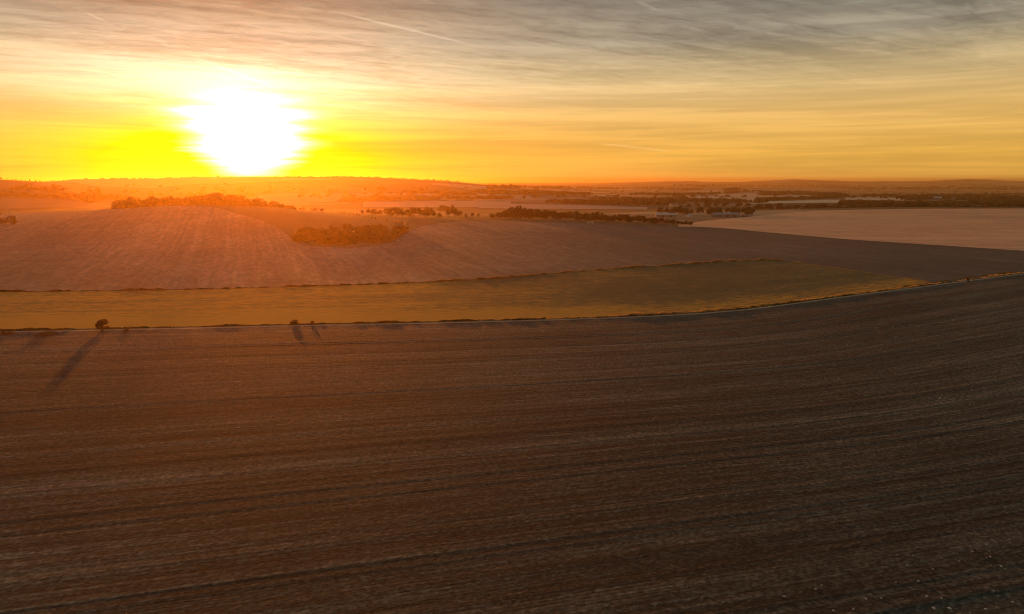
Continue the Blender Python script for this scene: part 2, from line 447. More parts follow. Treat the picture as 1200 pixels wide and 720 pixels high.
def m_pale(q):
    u, v, _ = uvxy(q)
    pos = q.new('ShaderNodeNewGeometry').outputs['Position']
    r1 = q.noise(q.xyz(q.mul(u, 0.010), v, 0), 0.03, 4, 0.65)
    r2 = q.noise(q.xyz(q.mul(u, 0.02), v, 2), 0.2, 4, 0.7)
    g = q.noise(pos, 0.5, 5, 0.7); pt = q.noise(pos, 0.006, 5, 0.65, 0.8); ce = q.sub(q.cells(q.xyz(q.mul(u, 0.3), v, 0), 0.3), 0.5)
    f = q.add(q.add(q.mul(r1, 0.22), q.mul(r2, 0.3)), q.add(q.add(q.mul(g, 0.22), q.mul(ce, 0.10)), q.mul(pt, 0.26)))
    c = q.ramp(q.mr(f, 0.38, 0.60, smooth=False), [(0, (0.42, 0.19, 0.085)), (0.5, (0.66, 0.285, 0.13)), (1, (0.78, 0.37, 0.18))])
    return c, (q.add(g, r2), 0.6, 0.2)

def patchwork(dark=1.0):
    def f(q):
        pos = q.new('ShaderNodeNewGeometry').outputs['Position']
        x, y, _ = q.sep(pos)
        wb = q.mul(q.sub(q.noise(pos, 0.002, 3), 0.5), 160.0)
        p = q.xyz(q.mul(q.add(x, wb), 0.55), q.mul(q.add(y, wb), 0.95), 0)
        vo = q.new('ShaderNodeTexVoronoi', voronoi_dimensions='2D', distance='MINKOWSKI'); vo.inputs['Exponent'].default_value = 1.6
        q.put(vo.inputs['Vector'], p); vo.inputs['Scale'].default_value = 0.0034
        ve = q.new('ShaderNodeTexVoronoi', voronoi_dimensions='2D', feature='DISTANCE_TO_EDGE')
        q.put(ve.inputs['Vector'], p); ve.inputs['Scale'].default_value = 0.0034
        ch = q.sep(vo.outputs['Color'])[0]
        n = q.noise(pos, 0.01, 5, 0.7); g = q.noise(pos, 0.15, 4, 0.7)
        c = q.ramp(ch, [(0, (0.045, 0.050, 0.018)), (0.22, (0.06, 0.055, 0.02)), (0.4, (0.15, 0.10, 0.05)), (0.6, (0.08, 0.07, 0.028)), (0.78, (0.30, 0.20, 0.10)), (1, (0.42, 0.28, 0.15))], 'CONSTANT')
        c = q.vm('SCALE', c, scale=q.mul(dark, q.add(0.55, q.add(q.mul(n, 0.5), q.mul(g, 0.4)))))
        wood = q.mr(q.noise(pos, 0.0016, 6, 0.62, 0.4), 0.56, 0.60)
        c = q.mix(wood, c, (0.030, 0.032, 0.012))
        return c
    return f

MT = {
    'plough': material('ploughed_soil', m_plough), 'crop': material('young_crop', m_crop),
    'stub': material('stubble', m_stub), 'pale': material('pale_soil', m_pale),
    'farm': material('farmland', patchwork()), 'track': plain('chalk_track', (0.34, 0.215, 0.115), 0.3, 0.4),
    'grass': material('rough_grass', lambda q: q.mix(q.mr(q.noise(q.new('ShaderNodeNewGeometry').outputs['Position'], 0.35, 5, 0.7), 0.35, 0.65), (0.045, 0.040, 0.014), (0.11, 0.085, 0.03))),
}

# ------------------------------------------------------------------ the land
# plough rows: turn slowly from the near set direction into the line of the track
tx = E_TRACK * TC
def rows_plough(X, Y):
    yt = np.interp(X, tx, E_TRACK)
    lin = 300 + 0.27 * X
    k = np.clip((Y - 60) / np.maximum(yt - 60, 30), 0, 1); k = k * k * (3 - 2 * k)
    return X, Y - (k * (yt - 300) + (1 - k) * (lin - 300))

def rows_sun(X, Y):
    k = math.tan(R(-20))
    c = math.cos(R(20)); s_ = math.sin(R(-20))
    return X * s_ + Y * c, X * c - Y * s_

nr = 700
Q = np.stack([np.linspace(-900, 900, len(TC)), np.full(len(TC), -500.0)], -1)
T = np.stack([tx, E_TRACK], -1)
vv = np.concatenate([np.linspace(0, 0.55, 40, endpoint=False), np.linspace(0.55, 1, nr - 40)])[:, None, None]
P = Q[None] + (T - Q)[None] * vv
X, Y = P[..., 0], P[..., 1]
U, V = rows_plough(X, Y)
def n1(v, seed, step):
    r = np.random.RandomState(seed); g = r.uniform(-1, 1, 4096); k = v / step + 2000
    i = np.floor(k).astype(int) % 4095; f = k - np.floor(k); f = f * f * (3 - 2 * f)
    return g[i] * (1 - f) + g[i + 1] * f
relief = 0.05 * n1(V, 1, 1.3) + 0.05 * n1(V, 2, 4.0) + 0.10 * n1(V, 3, 17.0)
relief *= np.clip((1 - vv[..., 0]) / 0.01, 0, 1)
Z = height(X, Y) + relief
o = link('ploughed_field', grid_mesh('ploughed_field', np.stack([X, Y, Z], -1), np.stack([U, V], -1)), MT['plough']); o['kind'] = 'structure'

strip('track', E_TRACK, E_TRACK2, 4, MT['track'])
strip('verge', E_TRACK2, E_VERGE, 5, MT['grass'])
strip('crop_field', E_VERGE, E_CROP, 90, MT['crop'], uvf=rows_plough)
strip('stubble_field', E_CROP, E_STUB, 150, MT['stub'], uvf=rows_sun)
cp = TC > ray(795, 264)[0]
strip('pale_field', E_STUB, E_PALE, 70, MT['pale'], cols=cp, uvf=lambda X, Y: (X, Y + 0.1 * X))
E_FAR = np.where(cp, E_PALE, E_STUB)
E_A = np.full(len(TC), 3000.0); E_B = np.full(len(TC), 8000.0); E_C = np.full(len(TC), 22900.0)
# a shared column where the pale field begins
ic = np.argmax(cp); cl = np.arange(len(TC)) <= ic
E_M = E_STUB + 230
strip('rough_meadow', E_STUB, E_M, 60, MT['grass'], cols=cl)
strip('valley_land', E_M, E_A, 160, MT['farm'], cols=cl, power=1.3)
strip('village_land', E_PALE, E_A, 120, MT['farm'], cols=cp, power=1.3)
def far_field(lo, hi, c):
    a, b = lo[0][0], lo[-1][0]; ta, tb = ray(a, 235)[0], ray(b, 235)[0]
    A, B = curve(lo), curve(hi)
    strip('far_field', A, np.maximum(B, A + 5), 14, plain('far_soil', c, 0.2, 0.01), cols=(TC >= ta) & (TC <= tb), dz=0.5)
far_field([(790, 234.5), (880, 236), (965, 233)], [(790, 232.5), (830, 228), (900, 226.5), (965, 229)], (0.34, 0.24, 0.14))
far_field([(866, 239.3), (985, 238.0)], [(866, 237.0), (985, 234.5)], (0.50, 0.36, 0.20))
far_field([(990, 234.8), (1062, 235.4)], [(990, 231.4), (1062, 232.4)], (0.42, 0.29, 0.17))
far_field([(560, 244.5), (680, 245.5), (760, 246)], [(560, 239), (680, 240.5), (760, 243)], (0.30, 0.19, 0.13))
far_field([(425, 243), (600, 243.5)], [(425, 237), (600, 236.5)], (0.30, 0.18, 0.11))
strip('hills', E_A, E_B, 120, MT['farm'], power=1.3)
strip('distant_hills', E_B, E_C, 90, MT['farm'], power=1.3)


# ------------------------------------------------------------------ vegetation
def leaf_mat(name, a, b, scale=0.8, transl=0.25):
    def f(q):
        p = q.new('ShaderNodeNewGeometry').outputs['Position']
        r = q.new('ShaderNodeObjectInfo').outputs['Random']
        n = q.noise(p, scale, 4, 0.65)
        c = q.mix(q.mr(n, 0.35, 0.65), a, b)
        return q.vm('SCALE', c, scale=q.add(0.75, q.mul(r, 0.5)))
    m = material(name, f, 0.8, transl)
    return m
LEAF = [leaf_mat('dark_green_leaves', (0.022, 0.026, 0.010), (0.055, 0.058, 0.020), 0.3),
        leaf_mat('olive_leaves', (0.040, 0.038, 0.012), (0.095, 0.080, 0.024), 0.3),
        leaf_mat('rust_leaves', (0.060, 0.036, 0.014), (0.130, 0.075, 0.026), 0.3)]
BARK = plain('bark', (0.075, 0.055, 0.040), 0.3, 2.0)
TWIG = leaf_mat('hawthorn_leaves', (0.035, 0.026, 0.012), (0.085, 0.060, 0.024), 1.5)

def quads_mesh(name, C, A, B):
    """one quad per leaf clump: centre, half axes"""
    n = len(C)
    V = np.stack([C - A - B, C + A - B, C + A + B, C - A + B], 1).reshape(-1, 3)
    me = bpy.data.meshes.new(name)
    me.vertices.add(4*n); me.vertices.foreach_set('co', V.reshape(-1).astype(np.float32))
    me.loops.add(4*n); me.loops.foreach_set('vertex_index', np.arange(4*n, dtype=np.int32))
    me.polygons.add(n); me.polygons.foreach_set('loop_start', np.arange(0, 4*n, 4, dtype=np.int32))
    me.update(calc_edges=True)
    return me

def rand_axes(r, n, size):
    a = r.normal(size=(n, 3)); a /= np.linalg.norm(a, axis=1)[:, None]
    b = np.cross(a, r.normal(size=(n, 3))); b /= np.linalg.norm(b, axis=1)[:, None]
    s_ = size * r.uniform(0.6, 1.3, (n, 1))
    return a * s_, b * s_ * r.uniform(0.5, 0.9, (n, 1))

def crown_mesh(seed, H, W, n, size, low=0.22, clumps=14, name='crown', flat=1.0):
    r = np.random.RandomState(seed)
    cs = []; rad = []
    for k in range(clumps):
        f = r.uniform(0, 1); z = H * (low + 0.12 + (0.80 - low) * f)
        w = W * 0.5 * (1 - 0.62 * abs(f - 0.35) ** 1.4 * 1.5)
        an = r.uniform(0, 6.28); d = w * math.sqrt(r.uniform(0.05, 1)) * 0.72
        cs.append((d * math.cos(an), d * math.sin(an), z)); rad.append(W * r.uniform(0.13, 0.25))
    cs = np.array(cs); rad = np.array(rad)
    k = r.randint(0, clumps, n)
    d = r.normal(size=(n, 3)); d /= np.linalg.norm(d, axis=1)[:, None]
    P_ = cs[k] + d * (rad[k] * r.uniform(0.35, 1.0, n) ** 0.6)[:, None] * np.array([1, 1, 0.85 * flat])
    P_[:, 2] = np.clip(P_[:, 2], H * low * 0.7, H * 1.02)
    a, b = rand_axes(r, n, size)
    return quads_mesh(name, P_, a, b), cs, rad

def tube(bm, p0, p1, r0, r1, seg=7):
    p0, p1 = Vector(p0), Vector(p1); d = (p1 - p0).normalized()
    u = d.orthogonal().normalized(); v = d.cross(u)
    ring = []
    for p, r_ in ((p0, r0), (p1, r1)):
        ring.append([bm.verts.new(p + (u * math.cos(6.2832*i/seg) + v * math.sin(6.2832*i/seg)) * r_) for i in range(seg)])
    for i in range(seg):
        bm.faces.new((ring[0][i], ring[0][(i+1) % seg], ring[1][(i+1) % seg], ring[1][i]))
    bm.faces.new(ring[1])

def trunk_mesh(seed, H, cs, rad):
    r = random.Random(seed); bm = bmesh.new()
    top = Vector((r.uniform(-.03, .03) * H, r.uniform(-.03, .03) * H, H * 0.55))
    mid = Vector((top.x * 0.3, top.y * 0.3, H * 0.25))
    tube(bm, (0, 0, -0.4), mid, H * 0.028, H * 0.021); tube(bm, mid, top, H * 0.021, H * 0.010)
    for c in cs:
        c = Vector(c); base = mid.lerp(top, r.uniform(0, 0.95))
        if c.z > base.z * 0.8: tube(bm, base, c, H * 0.008, H * 0.003, 5)
    me = bpy.data.meshes.new('trunk'); bm.to_mesh(me); bm.free()
    return me

TREES = []
for k in range(9):
    H = 10.0; W = [8.5, 10, 7.2, 9.4, 11, 8, 6.2, 9, 10.5][k]
    cm, cs, rad = crown_mesh(100 + k, H, W, 620, 0.42, 0.10 + 0.03 * (k % 3), 15 + k % 4)
    tm = trunk_mesh(k, H, cs, rad); cm.materials.append(LEAF[(0, 1, 0, 2, 0, 1, 0, 0, 1)[k]]); tm.materials.append(BARK)
    TREES.append((cm, tm))
SHRUBS = []
for k in range(4):
    cm, cs, rad = crown_mesh(200 + k, 3.0, 4.2, 380, 0.20, 0.0, 12)
    cm.materials.append(LEAF[(0, 1, 0, 2)[k]]); tm = trunk_mesh(20 + k, 3.0, cs, rad); tm.materials.append(BARK)
    SHRUBS.append((cm, tm))

RND = random.Random(11)
N_TREE = [0]
def plant(lib, x, y, h, label, group, name='tree', cat='tree', wide=1.0, k=None, base=10.0):
    cm, tm = lib[RND.randrange(len(lib)) if k is None else k]
    root = bpy.data.objects.new(name, None); COL.objects.link(root)
    root.location = (x, y, hz(x, y) - 0.1 * h / base); root.rotation_euler = (0, 0, RND.uniform(0, 6.28))
    f = h / base; root.scale = (f * wide, f * wide, f)
    tag(root, label, cat, group)
    for nm, me in (('crown', cm), ('trunk', tm)):
        o = bpy.data.objects.new(nm, me); COL.objects.link(o); o.parent = root
    N_TREE[0] += 1
    return root

def lerp_list(x, pts):
    return float(np.interp(x, [p[0] for p in pts], [p[1] for p in pts]))

# wood on the crest under the sun
prof = [(128, 9), (150, 16), (175, 15), (190, 13), (215, 15), (232, 18), (248, 21), (262, 20), (275, 18), (285, 16), (300, 12), (340, 8), (340, 6), (378, 4)]
for i in range(48):
    px = 130 + 200 * (i + RND.random()) / 48
    Y = 1035 + RND.random() * 75; x, y, z = at(px, Y)
    plant(TREES, x, y, lerp_list(px, prof) * RND.uniform(0.72, 1.06), 'dark broadleaf tree massed in the long wood on the crest below the sun', 'trees of the wood on the crest', wide=1.3)
for i in range(12):
    px = 300 + 78 * (i + RND.random()) / 12; x, y, z = at(px, 1040 + RND.random() * 30)
    plant(SHRUBS, x, y, RND.uniform(2.5, 5), 'low bush on the falling shoulder of the crest to the right of the wood', 'bushes on the shoulder of the crest', 'bush', 'bush', base=3.0)
# wood on the slope, standing in a hollow of the stubble
for i in range(44):
    px = RND.uniform(346, 474); lo = lerp_list(px, [(346, 284), (400, 288), (455, 284), (474, 272)]); hi = lerp_list(px, [(346, 276), (380, 270), (440, 268), (474, 268)])
    p = cast(px, RND.uniform(hi, lo), 760.0)
    plant(TREES, p[0], p[1], RND.uniform(4.5, 8.0), 'rust brown tree in the small wood low on the slope under the crest', 'trees of the small wood on the slope', wide=2.5, k=RND.choice([3, 1, 5, 8, 0, 2]))
# thin hedge running down from the crest
for i in range(22):
    f = (i + RND.random() * .6) / 22; p = cast(380 + 100 * f, 246.5 + 17.5 * f, 1000.0)
    plant(SHRUBS, p[0], p[1], RND.uniform(1.8, 3.2), 'small hedge bush in the line running down from the crest to the stubble corner', 'bushes of the hedge on the slope', 'hedge_bush', 'bush', base=3.0)
# loose row of trees at the far edge of the stubble
ts = [(424, 7), (430, 9), (437, 12), (444, 10), (452, 14), (458, 13), (464, 16), (470, 11), (478, 12), (484, 15), (490, 16), (496, 12), (501, 15), (507, 10), (514, 8), (525, 13), (532, 16), (537, 10), (545, 7), (553, 9), (560, 6)]
for px, h in ts:
    x, y, z = at(px + RND.uniform(-1, 1), RND.uniform(1105, 1150))
    plant(TREES, x, y, h * RND.uniform(.85, 1.1), 'rounded tree in the loose row along the far edge of the stubble field', 'trees of the loose row', wide=1.15)
for px in (516, 520, 525, 530):
    x, y, z = at(px, 1500 + RND.uniform(0, 30))
    plant(TREES, x, y, RND.uniform(13, 17), 'dark tree in the round clump standing alone behind the loose row', 'trees of the round clump', k=RND.choice([0, 2, 4]))
# the dense belt
for i in range(66):
    px = 574 + 236 * (i + RND.random()) / 66
    yb = lerp_list(px, [(574, 257), (640, 258), (700, 260), (760, 263), (812, 265.5)])
    p = cast(px, yb - RND.uniform(0.3, 2.2), 1080.0)
    h = lerp_list(px, [(574, 8), (590, 12), (600, 17), (616, 18), (628, 15), (645, 14), (665, 13), (700, 12), (740, 10), (780, 8), (812, 5)]) * RND.uniform(.7, 1.08)
    plant(TREES, p[0], p[1], h, 'dark green tree in the dense belt between the stubble and the farm', 'trees of the dense belt', wide=1.5, k=RND.choice([0, 2, 4, 6, 7, 1, 0]))
# trees round the farm and behind the pale field
for i in range(36):
    px = RND.uniform(768, 892); x, y, z = at(px, RND.uniform(1262, 1400))
    plant(TREES, x, y, RND.uniform(8, 14), 'dark tree crowding round the farm buildings', 'trees round the farm', wide=1.4, k=RND.choice([0, 2, 4, 7, 1]))
for i in range(66):
    px = 885 + 325 * (i + RND.random()) / 66; x, y, z = at(px, RND.uniform(1560, 1740))
    plant(TREES, x, y, RND.uniform(10, 18), 'tree in the hedge belt along the top of the pale field', 'trees of the belt behind the pale field', wide=1.5, k=RND.choice([0, 1, 5, 8, 3, 4]))
for px, h in [(818, 14), (831, 20), (841, 16), (852, 19), (868, 17), (878, 14), (808, 12)]:
    x, y, z = at(px, RND.uniform(1780, 1850))
    plant(TREES, x, y, h, 'tall paler tree above the farm roofs', 'tall trees above the farm', wide=1.2, k=RND.choice([3, 1, 8]))

def cast_tree(px, py, h, label, group, **kw):
    p = cast(px, py, 2300.0)
    return plant(TREES, p[0], p[1], h, label, group, **kw)
# trees on the left hill
for i in range(9):
    px = 1 + 50 * (i + RND.random() * .8) / 9; x, y, z = at(px, 2290)
    plant(TREES, x, y, RND.uniform(4, 8), 'small tree on the skyline of the near hill at the left edge', 'skyline trees of the left hill')
x, y, z = at(101, 3560)
plant(TREES, x, y, 9, 'single domed tree on the skyline left of the sun', None, wide=1.9, k=4)
for i in range(7):
    cast_tree(RND.uniform(-2, 19), RND.uniform(252, 264), RND.uniform(6, 9), 'dark tree in the clump cut by the left edge above the stubble', 'trees at the left edge')

# --- the bushes by the track
def bush(px, py, h, w, label, seed, n=900, size=0.11, name='bush', group=None, flat=1.0, mat=TWIG):
    p = cast(px, py); x, y = p
    cm, cs, rad = crown_mesh(seed, h, w, n, size, 0.02, 16, flat=flat); cm.materials.append(mat)
    tm = trunk_mesh(seed, h, cs, rad); tm.materials.append(BARK)
    root = bpy.data.objects.new(name, None); COL.objects.link(root); root.location = (x, y, hz(x, y) - 0.03)
    tag(root, label, 'bush', group)
    for nm, me in (('crown', cm), ('trunk', tm)):
        o = bpy.data.objects.new(nm, me); COL.objects.link(o); o.parent = root
    return root
bush(121, 388.0, 5.0, 5.4, 'large round hawthorn bush standing alone beside the track', 301, 2600, 0.13)
bush(345, 381, 2.1, 4.4, 'wider of the two low bushes on the track verge below the sun', 302, 1000, 0.11)
bush(366, 380.5, 1.5, 2.6, 'smaller of the two low bushes on the track verge below the sun', 303, 500, 0.10)
bush(148, 389, 1.1, 3.0, 'tiny low bush just right of the large round hawthorn', 304, 400, 0.09)
bush(1134, 330.5, 2.6, 2.2, 'small dark bush on the green verge where the track bends away at the right', 305, 500, 0.13)
bush(8, 391.8, 1.3, 6.5, 'flat bramble patch beside the track at the left edge', 306, 900, 0.10, 'bramble_patch')
bush(57, 392.5, 1.2, 11.0, 'long flat bramble patch beside the track left of the hawthorn', 307, 1400, 0.10, 'bramble_patch')

# --- grass stuff: tufts of blades along an edge
def tufts(name, E, lo, hi, n, h0, h1, mat, label, seed, width=1.0, wfun=None):
    r = np.random.RandomState(seed)
    t = r.uniform(ray(lo, 330)[0], ray(hi, 330)[0], n)
    y = np.interp(t, TC, E) + r.uniform(-1, 1, n) * width * np.interp(t, TC, slant) * (1 if wfun is None else wfun(t))
    x = t * y; z = height(x, y); h = r.uniform(h0, h1, n) * (0.75 + 0.6 * np.clip(n1(x, seed, 3.0) + n1(x, seed + 9, 11.0), -0.8, 1.6))
    C_ = np.stack([x, y, z + h * 0.5], -1)
    an = r.uniform(0, 3.14, n)
    a = np.stack([np.cos(an), np.sin(an), 0 * an], -1) * (h * r.uniform(.3, .8, n))[:, None]
    b = np.stack([r.normal(size=n) * .2, r.normal(size=n) * .2, np.ones(n)], -1) * (h * 0.5)[:, None]
    o = link(name, quads_mesh(name, C_, a, b), mat)
    tag(o, label, 'grass', kind='stuff')
tufts('rough_grass', E_TRACK2 + 1.2, -250, 640, 8000, 0.22, 0.55, LEAF[0], 'dark uncut grass standing along the far side of the track', 1, 0.9)
dry = leaf_mat('dry_grass', (0.34, 0.22, 0.09), (0.52, 0.34, 0.14), 0.5, 0.5)
tufts('dry_grass', E_CROP, 470, 915, 11000, 0.5, 1.1, dry, 'pale dry grass on the field edge between crop and stubble', 2, 0.9)
tufts('thin_grass', E_CROP, 905, 1088, 1500, 0.2, 0.4, dry, 'sparse dry grass on the slanting right edge of the crop field', 3, 0.4)
tufts('field_edge_grass', E_CROP, -250, 480, 6000, 0.4, 0.9, LEAF[0], 'dark grass on the field edge at the foot of the stubble slope', 4, 0.5)
tufts('golden_grass', E_TRACK2 + 1.6, 560, 1290, 9000, 0.3, 0.75, dry, 'golden uncut grass along the far side of the bending track', 6, 0.7)
tufts('short_grass', E_TRACK2 + 0.1, 600, 1290, 4000, 0.2, 0.45, LEAF[0], 'short dark grass at the foot of the golden grass by the track', 7, 0.35)
green = leaf_mat('green_grass', (0.05, 0.055, 0.015), (0.13, 0.115, 0.03), 0.4, 0.5)
tufts('verge_grass', E_VERGE, 700, 1200, 5000, 0.2, 0.5, green, 'greenish gold grass along the edge of the crop above the track', 5, 0.8)

# --- undergrowth filling the two near woods
def undergrowth():
    r = np.random.RandomState(8); C_ = []
    for k in range(330):
        px = r.uniform(346, 476); lo = lerp_list(px, [(346, 285), (400, 289), (455, 285), (476, 273)]); hi = lerp_list(px, [(346, 274), (380, 269), (440, 267), (476, 267)])
        p = cast(px, r.uniform(hi, lo), 760.0)
        C_.append((p[0], p[1], r.uniform(1.5, 3.2)))
    for k in range(300):
        x, y, z = at(130 + 212 * r.uniform(), 1030 + 90 * r.uniform()); C_.append((x, y, r.uniform(2.0, 5.0)))
    P_, A_, B_ = [], [], []
    for x, y, h in C_:
        n = 30; d = r.normal(size=(n, 3)); d /= np.linalg.norm(d, axis=1)[:, None]
        P_.append(np.array([x, y, hz(x, y) + h * 0.45]) + d * np.array([h * 1.1, h * 1.1, h * 0.5]) * r.uniform(.5, 1, (n, 1)))
        a, b = rand_axes(r, n, h * 0.22); A_.append(a); B_.append(b)
    me = quads_mesh('undergrowth', np.concatenate(P_), np.concatenate(A_), np.concatenate(B_))
    tag(link('undergrowth', me, LEAF[1]), 'tangled undergrowth filling the floor of the two woods on the stubble hill', 'undergrowth', kind='stuff')
undergrowth()

# --- distant woods and hedgerows, one mass
def woods():
    r = np.random.RandomState(3); pts = []
    def line(p, n, jit, h0, h1):
        p = np.array(p, float); L = np.r_[0, np.cumsum(np.hypot(*np.diff(p, axis=0).T))]
        for k in range(int(n * 1.6)):
            f = r.uniform(0, L[-1]); pts.append((np.interp(f, L, p[:, 0]) + r.normal() * jit, np.interp(f, L, p[:, 1]) + r.normal() * jit * 0.12, r.uniform(h0, h1)))
    line([(400, 236), (470, 234), (560, 233.5), (600, 233)], 110, 2, 6, 13)
    line([(640, 238), (760, 240), (800, 239)], 120, 3, 7, 13)
    line([(690, 234), (745, 236), (790, 236), (900, 238)], 90, 3, 7, 13)
    line([(750, 228.5), (800, 229.5), (850, 227), (880, 225), (960, 227.5)], 130, 2, 8, 13)
    line([(852, 224), (862, 223.5)], 22, 2, 12, 22)
    line([(895, 229), (940, 228), (985, 232)], 130, 3, 12, 20)
    line([(890, 235.5), (985, 232.5)], 70, 2, 8, 12)
    line([(985, 240), (1060, 241), (1200, 240)], 140, 4, 9, 15)
    line([(1060, 234), (1100, 233), (1150, 234), (1210, 236)], 190, 5, 9, 17)
    line([(1010, 230), (1060, 231), (1210, 228)], 90, 3, 8, 14)
    line([(60, 231), (130, 233), (160, 236)], 40, 3, 7, 13)
    line([(0, 229), (60, 232), (120, 236)], 60, 1.5, 5, 9)
    line([(0, 238), (50, 235), (110, 238)], 60, 1.5, 5, 9)
    line([(20, 221), (70, 224)], 30, 1.5, 5, 9)
    line([(570, 221), (640, 221), (740, 221.5), (820, 223)], 110, 3, 10, 18)
    line([(560, 226), (620, 227), (690, 229)], 90, 3, 9, 15)
    line([(480, 226), (520, 228), (560, 229)], 40, 2, 8, 12)
    line([(1000, 222), (1100, 221), (1210, 222)], 110, 6, 12, 22)
    line([(800, 218), (900, 219), (1000, 219.5)], 90, 6, 12, 22)
    for k in range(260):
        pts.append((r.uniform(0, 1210), 217 + 16 * r.uniform(0, 1) ** 0.7, r.uniform(7, 14)))
    C_, A_, B_ = [], [], []
    for px, py, h in pts:
        p = cast(px, py, 3560.0, y0=1250.0)
        if p[1] > 16000: continue
        if p[1] < 1900 and px < 980: continue
        n = 34; z = hz(*p); w = h * r.uniform(.6, 1.5)
        d = r.normal(size=(n, 3)); d /= np.linalg.norm(d, axis=1)[:, None]
        C_.append(np.array([p[0], p[1], z + h * 0.52]) + d * np.array([w, w, h * 0.40]) * r.uniform(.4, 1, (n, 1)))
        a, b = rand_axes(r, n, h * 0.23); A_.append(a); B_.append(b)
    # skyline fringe of the main ridge
    for k in range(260):
        px = r.choice([r.uniform(200, 330), r.uniform(330, 540), r.uniform(60, 200)]); h = r.uniform(3, 7)
        x, y, z = at(px, 3570 + r.uniform(-20, 60)); n = 16
        d = r.normal(size=(n, 3)); d /= np.linalg.norm(d, axis=1)[:, None]
        C_.append(np.array([x, y, z + h * 0.4]) + d * np.array([h, h, h * 0.4])); a, b = rand_axes(r, n, h * 0.25); A_.append(a); B_.append(b)
    me = quads_mesh('distant_woodland', np.concatenate(C_), np.concatenate(A_), np.concatenate(B_))
    tag(link('distant_woodland', me, leaf_mat('far_leaves', (0.026, 0.028, 0.011), (0.075, 0.058, 0.020), 0.02)), 'far woods and hedgerows scattered over the valley and hills', 'woodland', kind='stuff')
woods()

# ------------------------------------------------------------------ buildings
def box(bm, x0, x1, y0, y1, z0, z1):
    v = [bm.verts.new(p) for p in ((x0,y0,z0),(x1,y0,z0),(x1,y1,z0),(x0,y1,z0),(x0,y0,z1),(x1,y0,z1),(x1,y1,z1),(x0,y1,z1))]
    for f in ((0,3,2,1),(4,5,6,7),(0,1,5,4),(1,2,6,5),(2,3,7,6),(3,0,4,7)): bm.faces.new([v[i] for i in f])
def mesh_of(bm, name):
    bmesh.ops.recalc_face_normals(bm, faces=bm.faces); me = bpy.data.meshes.new(name); bm.to_mesh(me); bm.free(); return me
MW = {'white': plain('white_wall', (0.62, 0.57, 0.48), 0.08, 0.6), 'cream': plain('cream_wall', (0.55, 0.42, 0.26), 0.12, 0.6),
      'brick': plain('brick_wall', (0.30, 0.17, 0.11), 0.2, 0.8), 'steel': plain('steel_sheet', (0.17, 0.155, 0.135), 0.12, 0.4, 0.5),
      'tile': plain('roof_tile', (0.20, 0.11, 0.075), 0.25, 0.8), 'pale': plain('pale_sheet_roof', (0.34, 0.30, 0.25), 0.12, 0.3, 0.5),
      'slate': plain('slate_roof', (0.13, 0.13, 0.14), 0.2, 0.8), 'glass': plain('window_glass', (0.05, 0.06, 0.07), 0.1, 1.0, 0.1),
      'wood': plain('dark_boards', (0.09, 0.065, 0.05), 0.25, 1.5)}
def building(name, cat, label, px, Y, L, D, Hh, rise, wall, roof, turn=0.0, doors=1, wins=3, chimney=False, group=None, z=None):
    x, y, zz = at(px, Y) if z is None else (at(px, Y)[0], Y, z)
    root = bpy.data.objects.new(name, None); COL.objects.link(root); root.location = (x, y, zz - 0.3); root.rotation_euler = (0, 0, R(turn))
    tag(root, label, cat, group)
    bm = bmesh.new(); box(bm, -L/2, L/2, -D/2, D/2, -1.5, Hh)
    for sx in (-1, 1):      # gables
        vs = [bm.verts.new(p) for p in ((sx*L/2, -D/2, Hh), (sx*L/2, D/2, Hh), (sx*L/2, 0, Hh + rise), (sx*(L/2-.3), -D/2, Hh), (sx*(L/2-.3), D/2, Hh), (sx*(L/2-.3), 0, Hh + rise))]
        bm.faces.new(vs[:3]); bm.faces.new(vs[3:]); bm.faces.new((vs[0], vs[2], vs[5], vs[3])); bm.faces.new((vs[1], vs[2], vs[5], vs[4]))
    link('wall', mesh_of(bm, 'wall'), wall, root)
    bm = bmesh.new(); o = 0.45; th = 0.18; ex = rise / (D/2) * o
    for sy in (-1, 1):
        a = [(-L/2-o, sy*(D/2+o), Hh-ex+.03), (L/2+o, sy*(D/2+o), Hh-ex+.03), (L/2+o, 0, Hh+rise+.03), (-L/2-o, 0, Hh+rise+.03)]
        lo = [bm.verts.new(p) for p in a]; up = [bm.verts.new((p[0], p[1], p[2]+th)) for p in a]
        bm.faces.new(lo); bm.faces.new(up)
        for i in range(4): bm.faces.new((lo[i], lo[(i+1)%4], up[(i+1)%4], up[i]))
    rf = link('roof', mesh_of(bm, 'roof'), roof, root)
    if chimney:
        bm = bmesh.new(); box(bm, L*.3, L*.3+.9, -.5, .5, Hh+rise*.6, Hh+rise+1.3); link('chimney', mesh_of(bm, 'chimney'), MW['brick'], rf)
    for i in range(doors):
        cx = (i - (doors-1)/2) * L/(doors+.6); w = min(2.2, L*.06) if L > 15 else 0.6
        bm = bmesh.new(); box(bm, cx-w, cx+w, -D/2-.08, -D/2-.004, -.3, min(Hh*.8, 4.0) if L > 15 else 2.1); link('door', mesh_of(bm, 'door'), MW['wood'], root)
    for i in range(wins):
        cx = (i - (wins-1)/2) * L/(wins) + L/(wins*2.6)
        if abs(cx) > L/2 - .9: continue
        bm = bmesh.new(); box(bm, cx-.6, cx+.6, -D/2-.07, -D/2-.003, Hh*.55, Hh*.55+1.1); link('window', mesh_of(bm, 'window'), MW['glass'], root)
    return root
building('barn', 'barn', 'long grey metal farm barn standing beyond the right end of the dark tree belt', 852, 1225, 44, 16, 4.2, 3.0, MW['steel'], MW['steel'], 6, 3, 0)
building('shed', 'shed', 'small dark shed at the right end of the long grey barn', 876, 1222, 9, 6, 2.6, 1.2, MW['wood'], MW['slate'], 10, 1, 0)
